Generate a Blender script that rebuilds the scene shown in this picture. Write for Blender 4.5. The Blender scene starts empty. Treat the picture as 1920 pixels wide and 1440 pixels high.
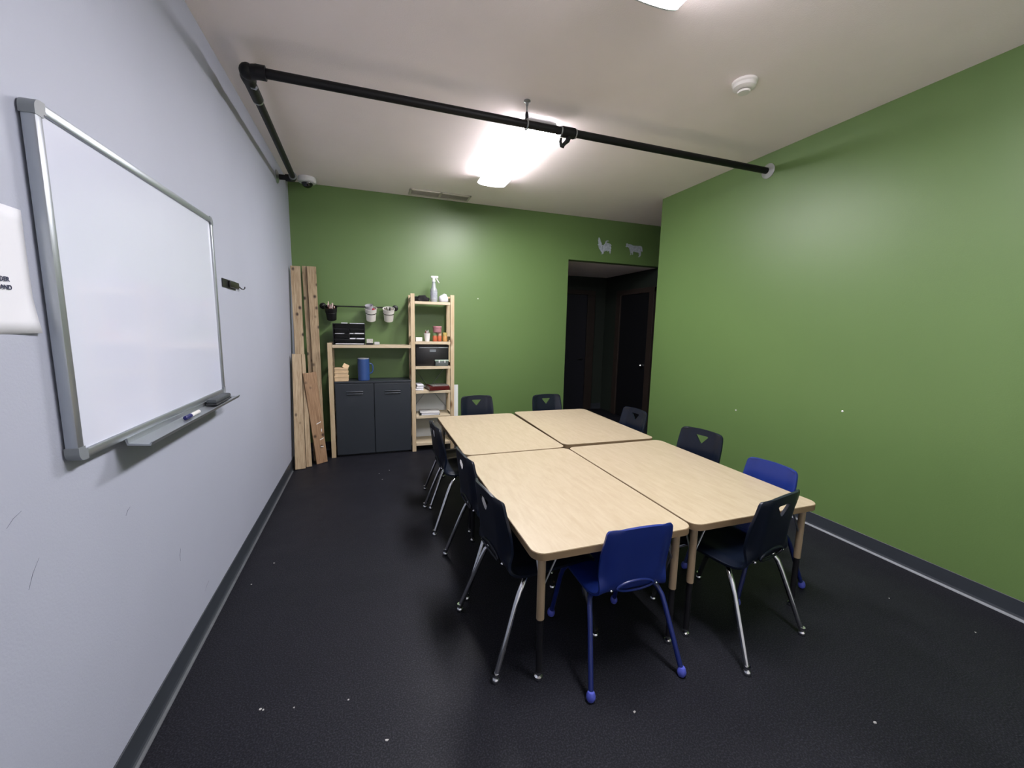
import bpy, bmesh, math, random
from mathutils import Vector, Matrix
random.seed(4)
PI = math.pi
SC = bpy.context.scene
COL = SC.collection

# ------------------------------------------------------------------ camera
F_PX, PITCH, YAW, ROLL = 762.82, -0.1373, 0.3357, 0.0204
CAM = Vector((0.7675, 0.0, 1.4393))
fw = Vector((math.sin(YAW)*math.cos(PITCH), math.cos(YAW)*math.cos(PITCH), math.sin(PITCH)))
rt = Vector((math.cos(YAW), -math.sin(YAW), 0)); up = rt.cross(fw)
r2 = rt*math.cos(ROLL)+up*math.sin(ROLL); u2 = -rt*math.sin(ROLL)+up*math.cos(ROLL)
cd = bpy.data.cameras.new('camera'); cam = bpy.data.objects.new('camera', cd); COL.objects.link(cam)
cd.sensor_fit = 'HORIZONTAL'; cd.sensor_width = 36.0; cd.lens = F_PX/1920*36.0; cd.clip_start = 0.02
m = Matrix((r2, u2, -fw)).transposed().to_4x4(); m.translation = CAM
cam.matrix_world = m
SC.camera = cam

# ------------------------------------------------------------------ world, exposure
w = bpy.data.worlds.new('world'); SC.world = w; w.use_nodes = True
w.node_tree.nodes['Background'].inputs[0].default_value = (0.5, 0.55, 0.6, 1)
w.node_tree.nodes['Background'].inputs[1].default_value = 0.0
SC.view_settings.view_transform = 'Standard'
SC.view_settings.look = 'None'
SC.view_settings.gamma = 1.0
SC.view_settings.use_curve_mapping = False
SC.view_settings.exposure = 0.0
LAMP, SIDE = 84.0, 5.0     # emission of the lit lenses of the ceiling fixtures: bottom panel, clear side panels

# room dimensions (metres): left wall x=0, camera y=0
D, W, H, YR, YB = 4.987, 3.901, 2.899, 3.987, -0.62
XR, YH, HH, XO = 4.75, 6.45, 2.346, 3.26      # recess wall, hall end wall, hall ceiling, opening left edge

# ------------------------------------------------------------------ materials
def lin(c):
    if isinstance(c, str):
        c = [int(c[i:i+2], 16)/255 for i in (0, 2, 4)]
    return tuple((x/12.92 if x <= 0.04045 else ((x+0.055)/1.055)**2.4) for x in c)+(1,)
MATS = {}
PAINT = 0.62      # how much of the light all paints and plastics other than the ceiling's send back, against the tints below
def mat(name, col, rough=0.5, metal=0.0, bump=0.0, bscale=80.0, var=0.0, vscale=6.0, spec=0.5, coat=0.0, stretch=None, k=None, trans=0.0):
    if name in MATS: return MATS[name]
    M = bpy.data.materials.new(name); M.use_nodes = True; nt = M.node_tree; N = nt.nodes; L = nt.links
    b = N['Principled BSDF']; c = lin(col)
    if k is None: k = 1.0 if metal > .5 else PAINT
    c = tuple(x*k for x in c[:3])+(1,)
    b.inputs['Base Color'].default_value = c; b.inputs['Roughness'].default_value = rough
    b.inputs['Metallic'].default_value = metal; b.inputs['Specular IOR Level'].default_value = spec
    b.inputs['Coat Weight'].default_value = coat
    b.inputs['Transmission Weight'].default_value = trans
    tc = N.new('ShaderNodeTexCoord'); mp = N.new('ShaderNodeMapping'); L.new(tc.outputs['Object'], mp.inputs[0])
    if stretch: mp.inputs['Scale'].default_value = stretch
    if var > 0:
        n = N.new('ShaderNodeTexNoise'); n.inputs['Scale'].default_value = vscale; n.inputs['Detail'].default_value = 5
        L.new(mp.outputs[0], n.inputs['Vector'])
        r = N.new('ShaderNodeValToRGB'); L.new(n.outputs[0], r.inputs[0])
        r.color_ramp.elements[0].position = 0.3; r.color_ramp.elements[1].position = 0.7
        r.color_ramp.elements[0].color = tuple(x*(1-var) for x in c[:3])+(1,)
        r.color_ramp.elements[1].color = tuple(min(1, x*(1+var)) for x in c[:3])+(1,)
        L.new(r.outputs[0], b.inputs['Base Color'])
    if bump > 0:
        n = N.new('ShaderNodeTexNoise'); n.inputs['Scale'].default_value = bscale; n.inputs['Detail'].default_value = 3
        L.new(tc.outputs['Object'], n.inputs['Vector'])
        bp = N.new('ShaderNodeBump'); bp.inputs['Strength'].default_value = bump; bp.inputs['Distance'].default_value = 0.004
        L.new(n.outputs[0], bp.inputs['Height']); L.new(bp.outputs[0], b.inputs['Normal'])
    MATS[name] = M
    return M
def emat(name, col, strength):
    M = bpy.data.materials.new(name); M.use_nodes = True; nt = M.node_tree
    b = nt.nodes['Principled BSDF']; b.inputs['Base Color'].default_value = lin('f4f6fa'); b.inputs['Roughness'].default_value = 0.35
    b.inputs['Emission Color'].default_value = col; b.inputs['Emission Strength'].default_value = strength
    return M
def floor_mat():
    M = bpy.data.materials.new('black_rubber_floor'); M.use_nodes = True; nt = M.node_tree; N = nt.nodes; L = nt.links
    b = N['Principled BSDF']; b.inputs['Roughness'].default_value = 0.52; b.inputs['Specular IOR Level'].default_value = 0.14
    tc = N.new('ShaderNodeTexCoord')
    v = N.new('ShaderNodeTexNoise'); v.inputs['Scale'].default_value = 170; v.inputs['Detail'].default_value = 2; L.new(tc.outputs['Object'], v.inputs['Vector'])
    r = N.new('ShaderNodeValToRGB'); L.new(v.outputs[0], r.inputs[0])
    e = r.color_ramp.elements
    e[0].position = 0.45; e[0].color = tint('1a1b22'); e[1].position = 0.70; e[1].color = tint('36373f')
    L.new(r.outputs[0], b.inputs['Base Color'])
    w2 = N.new('ShaderNodeTexNoise'); w2.inputs['Scale'].default_value = 2.2; w2.inputs['Detail'].default_value = 4; L.new(tc.outputs['Object'], w2.inputs['Vector'])
    mr = N.new('ShaderNodeMapRange'); mr.inputs[1].default_value = .35; mr.inputs[2].default_value = .7; mr.inputs[3].default_value = 0.46; mr.inputs[4].default_value = 0.62
    L.new(w2.outputs[0], mr.inputs[0]); L.new(mr.outputs[0], b.inputs['Roughness'])
    bp = N.new('ShaderNodeBump'); bp.inputs['Strength'].default_value = 0.25; bp.inputs['Distance'].default_value = 0.003
    L.new(v.outputs[0], bp.inputs['Height']); L.new(bp.outputs[0], b.inputs['Normal'])
    return M
def tint(c): return tuple(x*PAINT for x in lin(c)[:3])+(1,)
def wood_mat(name, c0, c1, knots=None, scale=(14, 1.2, 14), rough=0.45, nscale=4.0):
    """long grain along local Y or Z depending on scale; optional knots"""
    M = bpy.data.materials.new(name); M.use_nodes = True; nt = M.node_tree; N = nt.nodes; L = nt.links
    b = N['Principled BSDF']; b.inputs['Roughness'].default_value = rough
    tc = N.new('ShaderNodeTexCoord'); oi = N.new('ShaderNodeObjectInfo')
    add = N.new('ShaderNodeVectorMath'); add.operation = 'ADD'
    mul = N.new('ShaderNodeMath'); mul.operation = 'MULTIPLY'; mul.inputs[1].default_value = 37.0
    L.new(oi.outputs['Random'], mul.inputs[0]); L.new(tc.outputs['Object'], add.inputs[0]); L.new(mul.outputs[0], add.inputs[1])
    mp = N.new('ShaderNodeMapping'); mp.inputs['Scale'].default_value = scale; L.new(add.outputs[0], mp.inputs[0])
    n = N.new('ShaderNodeTexNoise'); n.inputs['Scale'].default_value = nscale; n.inputs['Detail'].default_value = 7; n.inputs['Roughness'].default_value = 0.6
    n.inputs['Distortion'].default_value = 0.6
    L.new(mp.outputs[0], n.inputs['Vector'])
    r = N.new('ShaderNodeValToRGB'); L.new(n.outputs[0], r.inputs[0])
    r.color_ramp.elements[0].position = 0.32; r.color_ramp.elements[1].position = 0.68
    r.color_ramp.elements[0].color = tint(c0); r.color_ramp.elements[1].color = tint(c1)
    out = r.outputs[0]
    if knots:
        m2 = N.new('ShaderNodeMapping'); m2.inputs['Scale'].default_value = knots[1]; L.new(add.outputs[0], m2.inputs[0])
        v = N.new('ShaderNodeTexVoronoi'); v.inputs['Scale'].default_value = 1.0; v.inputs['Randomness'].default_value = 0.75; L.new(m2.outputs[0], v.inputs['Vector'])
        rr = N.new('ShaderNodeValToRGB'); L.new(v.outputs['Distance'], rr.inputs[0])
        rr.color_ramp.elements[0].position = 0.08; rr.color_ramp.elements[0].color = (1, 1, 1, 1)
        rr.color_ramp.elements[1].position = 0.22; rr.color_ramp.elements[1].color = (0, 0, 0, 1)
        mx = N.new('ShaderNodeMix'); mx.data_type = 'RGBA'; L.new(rr.outputs[0], mx.inputs[0]); L.new(out, mx.inputs[6]); mx.inputs[7].default_value = tint(knots[0])
        out = mx.outputs[2]
    L.new(out, b.inputs['Base Color'])
    MATS[name] = M
    return M

M_left = mat('grey_wall_paint', 'a9aebd', 0.6, k=.87, bump=0.12, bscale=140, var=0.03, vscale=1.2)
M_green = mat('green_wall_paint', '67844c', 0.42, k=.77, bump=0.10, bscale=150, var=0.04, vscale=1.0, spec=0.5)
M_ceil = mat('ceiling_paint', 'fbf0ef', 0.85, k=.98, bump=0.22, bscale=160, var=0.03, vscale=1.5)
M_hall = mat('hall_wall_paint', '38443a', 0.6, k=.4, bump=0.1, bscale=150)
M_floor = floor_mat()
M_base = mat('grey_rubber_base', '3c424a', 0.45, var=0.06, vscale=9)
M_toe = mat('pale_toe_strip', '9aa0a6', 0.5, var=0.1, vscale=20)
M_toe2 = mat('grey_toe_strip', '62676d', 0.5, var=0.15, vscale=20)
M_door = mat('navy_door_paint', '2c2e3a', 0.5, k=.45)
M_door2 = mat('black_door_paint', '13141a', 0.5, k=.4)
M_frame = mat('brown_door_frame', '463a33', 0.5, var=0.15, vscale=8, k=.4)
M_metal = mat('chrome', 'd0d2d6', 0.12, 1.0)
M_steel = mat('brushed_steel', 'a9adb2', 0.35, 1.0)
M_alum = mat('aluminium_frame', 'aab0b6', 0.38, 0.85)
M_plasg = mat('grey_plastic', '8f969c', 0.45)
M_board = mat('whiteboard_enamel', 'e4e9fb', 0.13, coat=0.3, k=.74)
M_black = mat('black_paint', '0f1013', 0.42)
M_blackp = mat('black_plastic', '0b0c10', 0.35)
M_white = mat('white_plastic', 'e9e8e6', 0.4, k=.8)
M_paper = mat('white_paper', 'e6e8ef', 0.7, k=.8)
M_ink = mat('navy_ink', '1a2250', 0.6)
M_chair = mat('navy_black_plastic', '0f1829', 0.36, spec=.35)
M_blue = mat('blue_plastic', '1d3487', 0.36)
M_bluel = mat('blue_painted_tube', '1c2c72', 0.3)
M_bluet = mat('periwinkle_rubber', '5a66d8', 0.45)
M_sleeve = mat('tan_painted_tube', 'b59f82', 0.4)
M_dark = mat('dark_steel_tube', '2a2a2e', 0.35, 0.6)
M_edge = mat('tan_edge_band', '947d5e', 0.5)
M_table = wood_mat('maple_laminate', 'c2b193', 'd0c0a4', scale=(11, 2.2, 11), rough=0.38, nscale=3.0)
M_pine = wood_mat('pine_shelf', 'dcc096', 'ecd8b4', knots=('8a6440', (6, 6, 3.4)), scale=(16, 16, 1.6), rough=0.5)
M_pineh = wood_mat('pine_board', 'e3cda6', 'efe0c2', scale=(2, 16, 16), rough=0.5)
M_cedar = [wood_mat('cedar_%d' % i, a, b_, knots=('3a2416', (k*1.5, 11, 8.5)), scale=(26, 26, 1.5), rough=0.6)
           for i, (a, b_, k) in enumerate([('a58a68', 'dcc6a2', 8), ('9c8160', 'd8c09a', 7), ('94704f', 'c4a07c', 6.5)])]
M_cab = mat('charcoal_cabinet', '2e353d', 0.5)
M_pipe = mat('black_pipe_paint', '0c0c11', 0.5, spec=.3)
M_camw = mat('camera_white', 'e6e8ea', 0.35, k=.8)
M_ventm = mat('vent_beige', 'd8d2c4', 0.5, k=.9)
M_ventd = mat('vent_recess', '948f82', 0.7, k=.8)
M_lens = emat('lit_lens', (1.0, 0.96, 1.0, 1), LAMP)
M_side = emat('lit_side_lens', (1.0, 0.95, 1.0, 1), SIDE)
M_cap = mat('fixture_cap', 'eceef0', 0.4)
M_galv = mat('corrugated_steel', 'b9c3cc', 0.4, 0.2, var=0.25, vscale=60, k=.75)

# ------------------------------------------------------------------ mesh building
class MB:
    def __init__(s): s.bm = bmesh.new()
    def box(s, x0, x1, y0, y1, z0, z1, bev=0.0, M=None):
        b = bmesh.new()
        vs = [b.verts.new(p) for p in ((x0,y0,z0),(x1,y0,z0),(x1,y1,z0),(x0,y1,z0),(x0,y0,z1),(x1,y0,z1),(x1,y1,z1),(x0,y1,z1))]
        for f in ((3,2,1,0),(4,5,6,7),(0,1,5,4),(1,2,6,5),(2,3,7,6),(3,0,4,7)): b.faces.new([vs[i] for i in f])
        if bev > 0: bmesh.ops.bevel(b, geom=b.edges[:], offset=bev, segments=2, affect='EDGES', profile=0.5)
        s._merge(b, M); return s
    def _merge(s, b, M=None):
        if M is not None:
            bmesh.ops.transform(b, matrix=M, verts=b.verts[:])
            if M.to_3x3().determinant() < 0: bmesh.ops.reverse_faces(b, faces=b.faces[:])
        me = bpy.data.meshes.new('tmp'); b.to_mesh(me); b.free(); s.bm.from_mesh(me); bpy.data.meshes.remove(me)
    def tube(s, pts, r, seg=12, caps=True, M=None, closed=False):
        b = bmesh.new(); pts = [Vector(p) for p in pts]; n = len(pts); rings = []
        rr = r if isinstance(r, (list, tuple)) else [r]*n
        prev = None
        for i, p in enumerate(pts):
            if closed: t = (pts[(i+1) % n]-pts[i-1]).normalized()
            else: t = (pts[min(i+1, n-1)]-pts[max(i-1, 0)]).normalized()
            if prev is None:
                a = Vector((0, 0, 1)) if abs(t.z) < 0.9 else Vector((1, 0, 0))
                nn = t.cross(a).normalized()
            else: nn = (prev-t*prev.dot(t)).normalized()
            prev = nn; bb = t.cross(nn)
            rings.append([b.verts.new(p+nn*math.cos(2*PI*k/seg)*rr[i]+bb*math.sin(2*PI*k/seg)*rr[i]) for k in range(seg)])
        rng = range(n) if closed else range(n-1)
        for i in rng:
            A, B = rings[i], rings[(i+1) % n]
            for k in range(seg): b.faces.new((A[k], A[(k+1) % seg], B[(k+1) % seg], B[k]))
        if caps and not closed: b.faces.new(rings[0][::-1]); b.faces.new(rings[-1])
        bmesh.ops.recalc_face_normals(b, faces=b.faces[:])
        s._merge(b, M); return s
    def lathe(s, prof, seg=24, c=(0,0,0), M=None):
        b = bmesh.new(); rings = []
        for r, z in prof:
            if r < 1e-5: rings.append([b.verts.new((c[0], c[1], c[2]+z))])
            else: rings.append([b.verts.new((c[0]+r*math.cos(2*PI*k/seg), c[1]+r*math.sin(2*PI*k/seg), c[2]+z)) for k in range(seg)])
        for A, B in zip(rings, rings[1:]):
            if len(A) == 1 and len(B) == 1: continue
            for k in range(seg):
                k2 = (k+1) % seg
                if len(A) == 1: b.faces.new((A[0], B[k2], B[k]))
                elif len(B) == 1: b.faces.new((A[k], A[k2], B[0]))
                else: b.faces.new((A[k], A[k2], B[k2], B[k]))
        bmesh.ops.recalc_face_normals(b, faces=b.faces[:])
        s._merge(b, M); return s
    def sphere(s, c, r, sz=1.0, seg=16):
        k = 8
        return s.lathe([(r*math.sin(PI*i/k) if 0 < i < k else 0, -r*sz*math.cos(PI*i/k)) for i in range(k+1)], seg, c)
    def prism(s, poly, d0, d1, M=None):
        """poly in XY plane extruded z d0..d1"""
        b = bmesh.new()
        A = [b.verts.new((x, y, d0)) for x, y in poly]; B = [b.verts.new((x, y, d1)) for x, y in poly]; n = len(A)
        b.faces.new(A[::-1]); b.faces.new(B)
        for i in range(n): b.faces.new((A[i], A[(i+1) % n], B[(i+1) % n], B[i]))
        bmesh.ops.recalc_face_normals(b, faces=b.faces[:])
        s._merge(b, M); return s
    def build(s, name, material, parent=None, smooth=False, origin=None, angle=35):
        """parent: an object with only a location (world coords given) or None"""
        me = bpy.data.meshes.new(name)
        off = Vector((0, 0, 0))
        if parent is not None and parent.get('_world'): off = Vector(parent['_world'])
        if origin is not None: off = Vector(origin)
        if off.length > 0: bmesh.ops.translate(s.bm, verts=s.bm.verts[:], vec=-off)
        s.bm.to_mesh(me); s.bm.free()
        me.materials.append(material)
        if smooth:
            for p in me.polygons: p.use_smooth = True
            me.set_sharp_from_angle(angle=math.radians(angle))
        o = bpy.data.objects.new(name, me); COL.objects.link(o)
        if parent is not None:
            o.parent = parent
            if parent.get('_world'): o['_world'] = parent['_world']
        elif origin is not None: o.location = origin
        return o
def tag(o, label, cat, group=None, kind=None):
    o['label'] = label; o['category'] = cat
    if group: o['group'] = group
    if kind: o['kind'] = kind
    return o
def struct(o, label=None, cat=None):
    o['kind'] = 'structure'
    if label: o['label'] = label
    if cat: o['category'] = cat
    return o
def thing(name, loc, label, cat, group=None, world=True, rz=0.0):
    o = bpy.data.objects.new(name, None); COL.objects.link(o); o.location = loc; o.rotation_euler = (0, 0, rz)
    o.empty_display_size = 0.1
    if world: o['_world'] = tuple(loc)
    return tag(o, label, cat, group)
def copy_tree(o, parent=None):
    c = o.copy(); COL.objects.link(c); c.parent = parent
    for ch in o.children: copy_tree(ch, c)
    return c
def rot_about(p, axis, ang):
    return Matrix.Translation(p) @ Matrix.Rotation(ang, 4, axis) @ Matrix.Translation(-Vector(p))

# ------------------------------------------------------------------ the setting
T = 0.12
XE = XR+T
struct(MB().box(-T, XE, YB-T, YH+T, -0.1, 0).build('floor', M_floor), 'dark speckled rubber floor', 'floor')
struct(MB().box(-T, XE, YB-T, D+T, H, H+0.1).build('ceiling', M_ceil), 'off-white textured ceiling', 'ceiling')
struct(MB().box(-T, 0, YB-T, D+T, 0, H).build('wall_left', M_left), 'pale grey painted left wall', 'wall')
struct(MB().box(W, W+T, YB-T, YR, 0, H).build('wall_right', M_green), 'green painted right wall', 'wall')
struct(MB().box(0, XO, D, D+T, 0, H).box(XO, XR, D, D+T, HH, H).build('wall_back', M_green), 'green painted back wall with a dark opening', 'wall')
struct(MB().box(-T, W+T, YB-T, YB, 0, H).build('wall_rear', mat('white_wall_paint', 'f2f2f2', .6, k=1.0, bump=.1, bscale=140)), 'plain white unseen wall behind the viewer', 'wall')  # unseen wall, coloured plain white to bounce light into the room
struct(MB().box(W+T, XR, YR-T, YR, 0, H).build('wall_recess', M_green), 'green end of the side recess', 'wall')
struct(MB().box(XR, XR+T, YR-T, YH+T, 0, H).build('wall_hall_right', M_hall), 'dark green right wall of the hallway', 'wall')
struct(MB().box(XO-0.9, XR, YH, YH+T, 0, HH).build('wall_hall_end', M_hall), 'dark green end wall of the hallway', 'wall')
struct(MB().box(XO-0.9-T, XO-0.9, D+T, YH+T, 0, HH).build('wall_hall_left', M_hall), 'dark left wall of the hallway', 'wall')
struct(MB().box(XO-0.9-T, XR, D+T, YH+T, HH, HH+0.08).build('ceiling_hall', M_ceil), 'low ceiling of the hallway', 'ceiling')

def base_profile(length):
    """cove base profile extruded along +Y, wall at x=0, room at +x"""
    prof = [(0, 0), (0.014, 0), (0.013, 0.004), (0.007, 0.010), (0.004, 0.020), (0.004, 0.097), (0.002, 0.099), (0, 0.099)]
    return [(x, z) for x, z in prof]
def baseboard(name, p0, p1, label):
    p0 = Vector(p0); p1 = Vector(p1); L_ = (p1-p0).length; d = (p1-p0).normalized(); n = Vector((-d.y, d.x, 0))
    M4 = Matrix((( -n.x, 0, d.x, p0.x), (-n.y, 0, d.y, p0.y), (0, 1, 0, 0), (0, 0, 0, 1)))
    b = MB().prism(base_profile(L_), 0, L_, M4).build(name, M_base)
    return struct(b, label, 'baseboard')
baseboard('baseboard_left', (0.0005, YB, 0), (0.0005, D, 0), 'dark grey rubber cove base along the grey wall')
baseboard('baseboard_right', (W-0.0005, YR, 0), (W-0.0005, YB, 0), 'dark grey rubber cove base along the green wall')
baseboard('baseboard_back', (0.02, D-0.0005, 0), (XO, D-0.0005, 0), 'dark grey rubber cove base along the back wall')
baseboard('baseboard_hall', (XO-0.88, YH-0.0005, 0), (XR, YH-0.0005, 0), 'dark cove base in the hallway')
def toe(name, x, s, material, label):
    b = MB().prism([(0, 0), (s*0.014, 0), (s*0.012, 0.004), (s*0.004, 0.008), (0, 0.009)], 0, D-YB-0.1,
                   Matrix(((1, 0, 0, x), (0, 0, 1, YB), (0, 1, 0, 0), (0, 0, 0, 1))))
    return b
o = MB().prism([(0, 0), (-0.012, 0), (-0.010, 0.004), (0, 0.009)], 0, YR-YB, Matrix(((1, 0, 0, W-0.0125), (0, 0, 1, YB), (0, 1, 0, 0.0005), (0, 0, 0, 1)))).build('trim_1', M_toe)  # thin pale strip along the toe of the right cove base
struct(o, 'pale line along the foot of the green wall', 'trim')
o = MB().prism([(0, 0), (0.010, 0), (0.008, 0.003), (0, 0.006)], 0, D-YB-0.66, Matrix(((1, 0, 0, 0.0125), (0, 0, 1, YB), (0, 1, 0, 0.0005), (0, 0, 0, 1)))).build('trim_2', M_toe2)  # thin mid-grey strip along the toe of the left cove base
struct(o, 'grey line along the foot of the grey wall', 'trim')

# hallway doors
def hall_doors():
    # door in the end wall
    y = YH
    d = thing('door_1', (4.0, y-0.03, 0), 'navy door with brown frame at the end of the dark hallway', 'door'); d['kind'] = 'structure'
    MB().box(3.46, 4.37, y-0.035, y-0.001, 0.01, 2.03, 0.003).build('door_panel', M_door, d)
    MB().box(4.372, 4.52, y-0.055, y-0.001, 0, 2.10, 0.004).build('frame_stile', M_frame, d)
    MB().box(3.31, 3.458, y-0.055, y-0.001, 0, 2.10, 0.004).build('frame_stile', M_frame, d)
    MB().box(3.31, 4.52, y-0.056, y-0.001, 2.032, 2.11, 0.004).build('frame_head', M_frame, d)
    MB().lathe([(0, 0), (.027, 0), (.027, .008), (.012, .012), (.010, .035), (0, .035)], 16, M=Matrix.Translation((4.30, y-0.035, .915)) @ Matrix.Rotation(PI/2, 4, 'X')) \
        .tube([(4.30, y-.068, .915), (4.26, y-.07, .915), (4.20, y-.068, .912)], .008, 8).build('lever_handle', M_dark, d, True)
    x = XR
    d = thing('door_2', (x-0.03, 5.5, 0), 'black door in the right wall of the dark hallway', 'door'); d['kind'] = 'structure'
    MB().box(x-.035, x-.001, 5.165, 5.90, .01, 2.0, .003).build('door_panel', M_door2, d)
    MB().box(x-.055, x-.001, 5.902, 6.02, 0, 2.07, .004).build('frame_stile', M_frame, d)
    MB().box(x-.055, x-.001, 5.05, 5.163, 0, 2.07, .004).build('frame_stile', M_frame, d)
    MB().box(x-.056, x-.001, 5.05, 6.02, 2.002, 2.08, .004).build('frame_head', M_frame, d)
    MB().lathe([(0, 0), (.026, 0), (.026, .006), (.010, .010), (.010, .035), (.024, .045), (.026, .058), (.016, .068), (0, .07)], 16,
               M=Matrix.Translation((x-.035, 5.23, .905)) @ Matrix.Rotation(-PI/2, 4, 'Y')).build('door_knob', M_metal, d, True)
hall_doors()

# ------------------------------------------------------------------ ceiling fixtures
def fixture(y0, y1, label):
    xc = 1.935; hw = 0.14
    t = thing('ceiling_light', (xc, (y0+y1)/2, H), label, 'light', 'row of long ceiling lights')
    MB().box(xc-0.105, xc+0.105, y0+0.01, y1-0.01, H-0.013, H-0.0005, 0.002).build('housing', M_cap, t)
    prof = [(-0.112, -0.014)]
    for i in range(13):
        a = PI*i/12
        prof.append((-hw*math.copysign(abs(math.cos(a))**0.85, math.cos(a)), -0.060-0.026*abs(math.sin(a))**0.8))
    prof.append((0.112, -0.014))
    M4 = Matrix(((1, 0, 0, xc), (0, 0, 1, y0+0.008), (0, 1, 0, H), (0, 0, 0, 1)))
    inner = [(x*0.985, z) for x, z in prof]
    MB().prism(inner, 0, y1-y0-0.016, M4).build('lens', M_lens, t, True, angle=25)
    for s in (-1, 1):
        MB().prism([(s*0.1125, -0.013), (s*0.1400, -0.0570), (s*0.1380, -0.0580), (s*0.1105, -0.014)], 0, y1-y0-0.016, M4).build('side_lens', M_side, t)
    for yy in (y0, y1-0.008):
        M5 = Matrix(((1, 0, 0, xc), (0, 0, 1, yy), (0, 1, 0, H), (0, 0, 0, 1)))
        MB().prism([(x*1.01, z-0.001 if z < -.02 else z) for x, z in prof], 0, 0.008, M5).build('end_cap', M_cap, t, True, angle=25)
fixture(2.845, 4.085, 'lit wraparound ceiling light beyond the black pipe')
fixture(0.43, 1.652, 'lit wraparound ceiling light cut off at the top edge')

# ------------------------------------------------------------------ pipe
def arc(c, a, b, r, n=6):
    return None
pt = thing('sprinkler_pipe', (0, 2.68, 2.76), 'black sprinkler pipe running across the room under the ceiling', 'pipe')
PZ = 2.755; PY = 2.683; PX = 0.178
MB().tube([(PX+0.03, PY, PZ), (W-0.004, PY-0.002, PZ+0.004)], 0.0245, 20).build('cross_pipe', M_pipe, pt, True)
MB().tube([(PX, PY+0.03, PZ), (0.142, 4.37, PZ)], 0.0235, 20).build('side_pipe', M_pipe, pt, True)
MB().tube([(0.132, 4.402, PZ), (0.004, 4.405, PZ)], 0.0225, 20).build('wall_stub', M_pipe, pt, True)
el = []
for i in range(9):
    a = PI/2*i/8
    el.append((PX+0.075-0.075*math.sin(a), PY+0.075-0.075*math.cos(a), PZ))
e1 = MB().tube(el, 0.036, 20).tube([(PX+0.055, PY, PZ), (PX+0.10, PY, PZ)], 0.036, 20).tube([(PX, PY+0.055, PZ), (PX, PY+0.10, PZ)], 0.035, 20).sphere((PX+.012, PY+.012, PZ), .040).build('elbow', M_pipe, pt, True)
MB().tube([(PX+.005, PY+0.115, PZ-.03), (PX+.03, PY+0.09, PZ-.045), (PX+.04, PY+.07, PZ-.045)], 0.006, 8).build('bolt', M_steel, e1, True)
MB().tube([(PX-.003, PY+0.1, PZ), (PX-.006, PY+0.30, PZ)], 0.030, 20).build('coupling', M_pipe, pt, True)
MB().tube([(PX-.006, PY+0.302, PZ), (PX-.006, PY+0.315, PZ)], 0.0305, 20).build('pipe_ring', M_steel, pt, True)
MB().tube([(0.142, 4.33, PZ), (0.141, 4.37, PZ), (0.132, 4.398, PZ), (0.105, 4.404, PZ), (0.075, 4.404, PZ)], [.030, .031, .033, .031, .030], 20).build('elbow', M_pipe, pt, True)
MB().tube([(0.145, 4.325, PZ), (0.1445, 4.333, PZ)], .0325, 20).build('pipe_ring', M_steel, pt, True)
fl = [(0.024, 0.001), (0.058, 0.001), (0.058, 0.006), (0.046, 0.016), (0.030, 0.020), (0.026, 0.024), (0.0225, 0.024), (0.0225, 0.001), (0.024, 0.001)]
MB().lathe(fl, 28, M=Matrix.Translation((0.0, 4.405, PZ)) @ Matrix.Rotation(PI/2, 4, 'Y')).build('wall_flange', M_steel, pt, True)
MB().lathe(fl, 28, M=Matrix.Translation((W, PY-0.002, PZ+.004)) @ Matrix.Rotation(-PI/2, 4, 'Y')).build('wall_flange', mat('flange_white', 'c9ccca', .35, .3), pt, True)
# hanger
hx = 1.768
hg = MB().tube([(hx, PY, H-0.001), (hx, PY, PZ+0.06)], 0.005, 8).build('hanger_rod', M_steel, pt, True)
MB().lathe([(0, 0), (.022, 0), (.022, -.006), (.010, -.012), (.008, -.03), (0, -.03)], 14, (hx, PY, H-.0005)).build('ceiling_cup', M_steel, hg, True)
MB().tube([(hx, PY, PZ+.075), (hx, PY, PZ+.055), (hx, PY, PZ+.03)], [.008, .013, .010], 10).build('swivel_nut', M_dark, hg, True)
MB().tube([(hx, PY+0.029*math.sin(2*PI*k/20), PZ+0.031*math.cos(2*PI*k/20)) for k in range(20)], 0.0055, 8, closed=True).build('hanger_ring', M_steel, hg, True)
# tee and sprinkler head
tx = 2.068
te = MB().tube([(tx-.05, PY, PZ), (tx-.045, PY, PZ), (tx+.045, PY, PZ), (tx+.05, PY, PZ)], [.030, .034, .034, .030], 20).build('tee_fitting', M_pipe, pt, True)
for s in (-1, 1): MB().tube([(tx+s*.05, PY, PZ), (tx+s*.058, PY, PZ)], .031, 20).build('pipe_ring', M_steel, pt, True)
MB().tube([(tx+.005, PY, PZ-.025), (tx-.005, PY-.004, PZ-.055), (tx-.022, PY-.006, PZ-.072), (tx-.037, PY-.006, PZ-.088)], [.020, .016, .012, .012], 14).build('branch', M_pipe, te, True)
MB().tube([(tx-.030, PY-.006, PZ-.095), (tx-.050, PY-.006, PZ-.092), (tx-.058, PY-.006, PZ-.07), (tx-.052, PY-.006, PZ-.045)], [.012, .012, .010, .007], 12).build('sprinkler_head', M_pipe, te, True)

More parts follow.
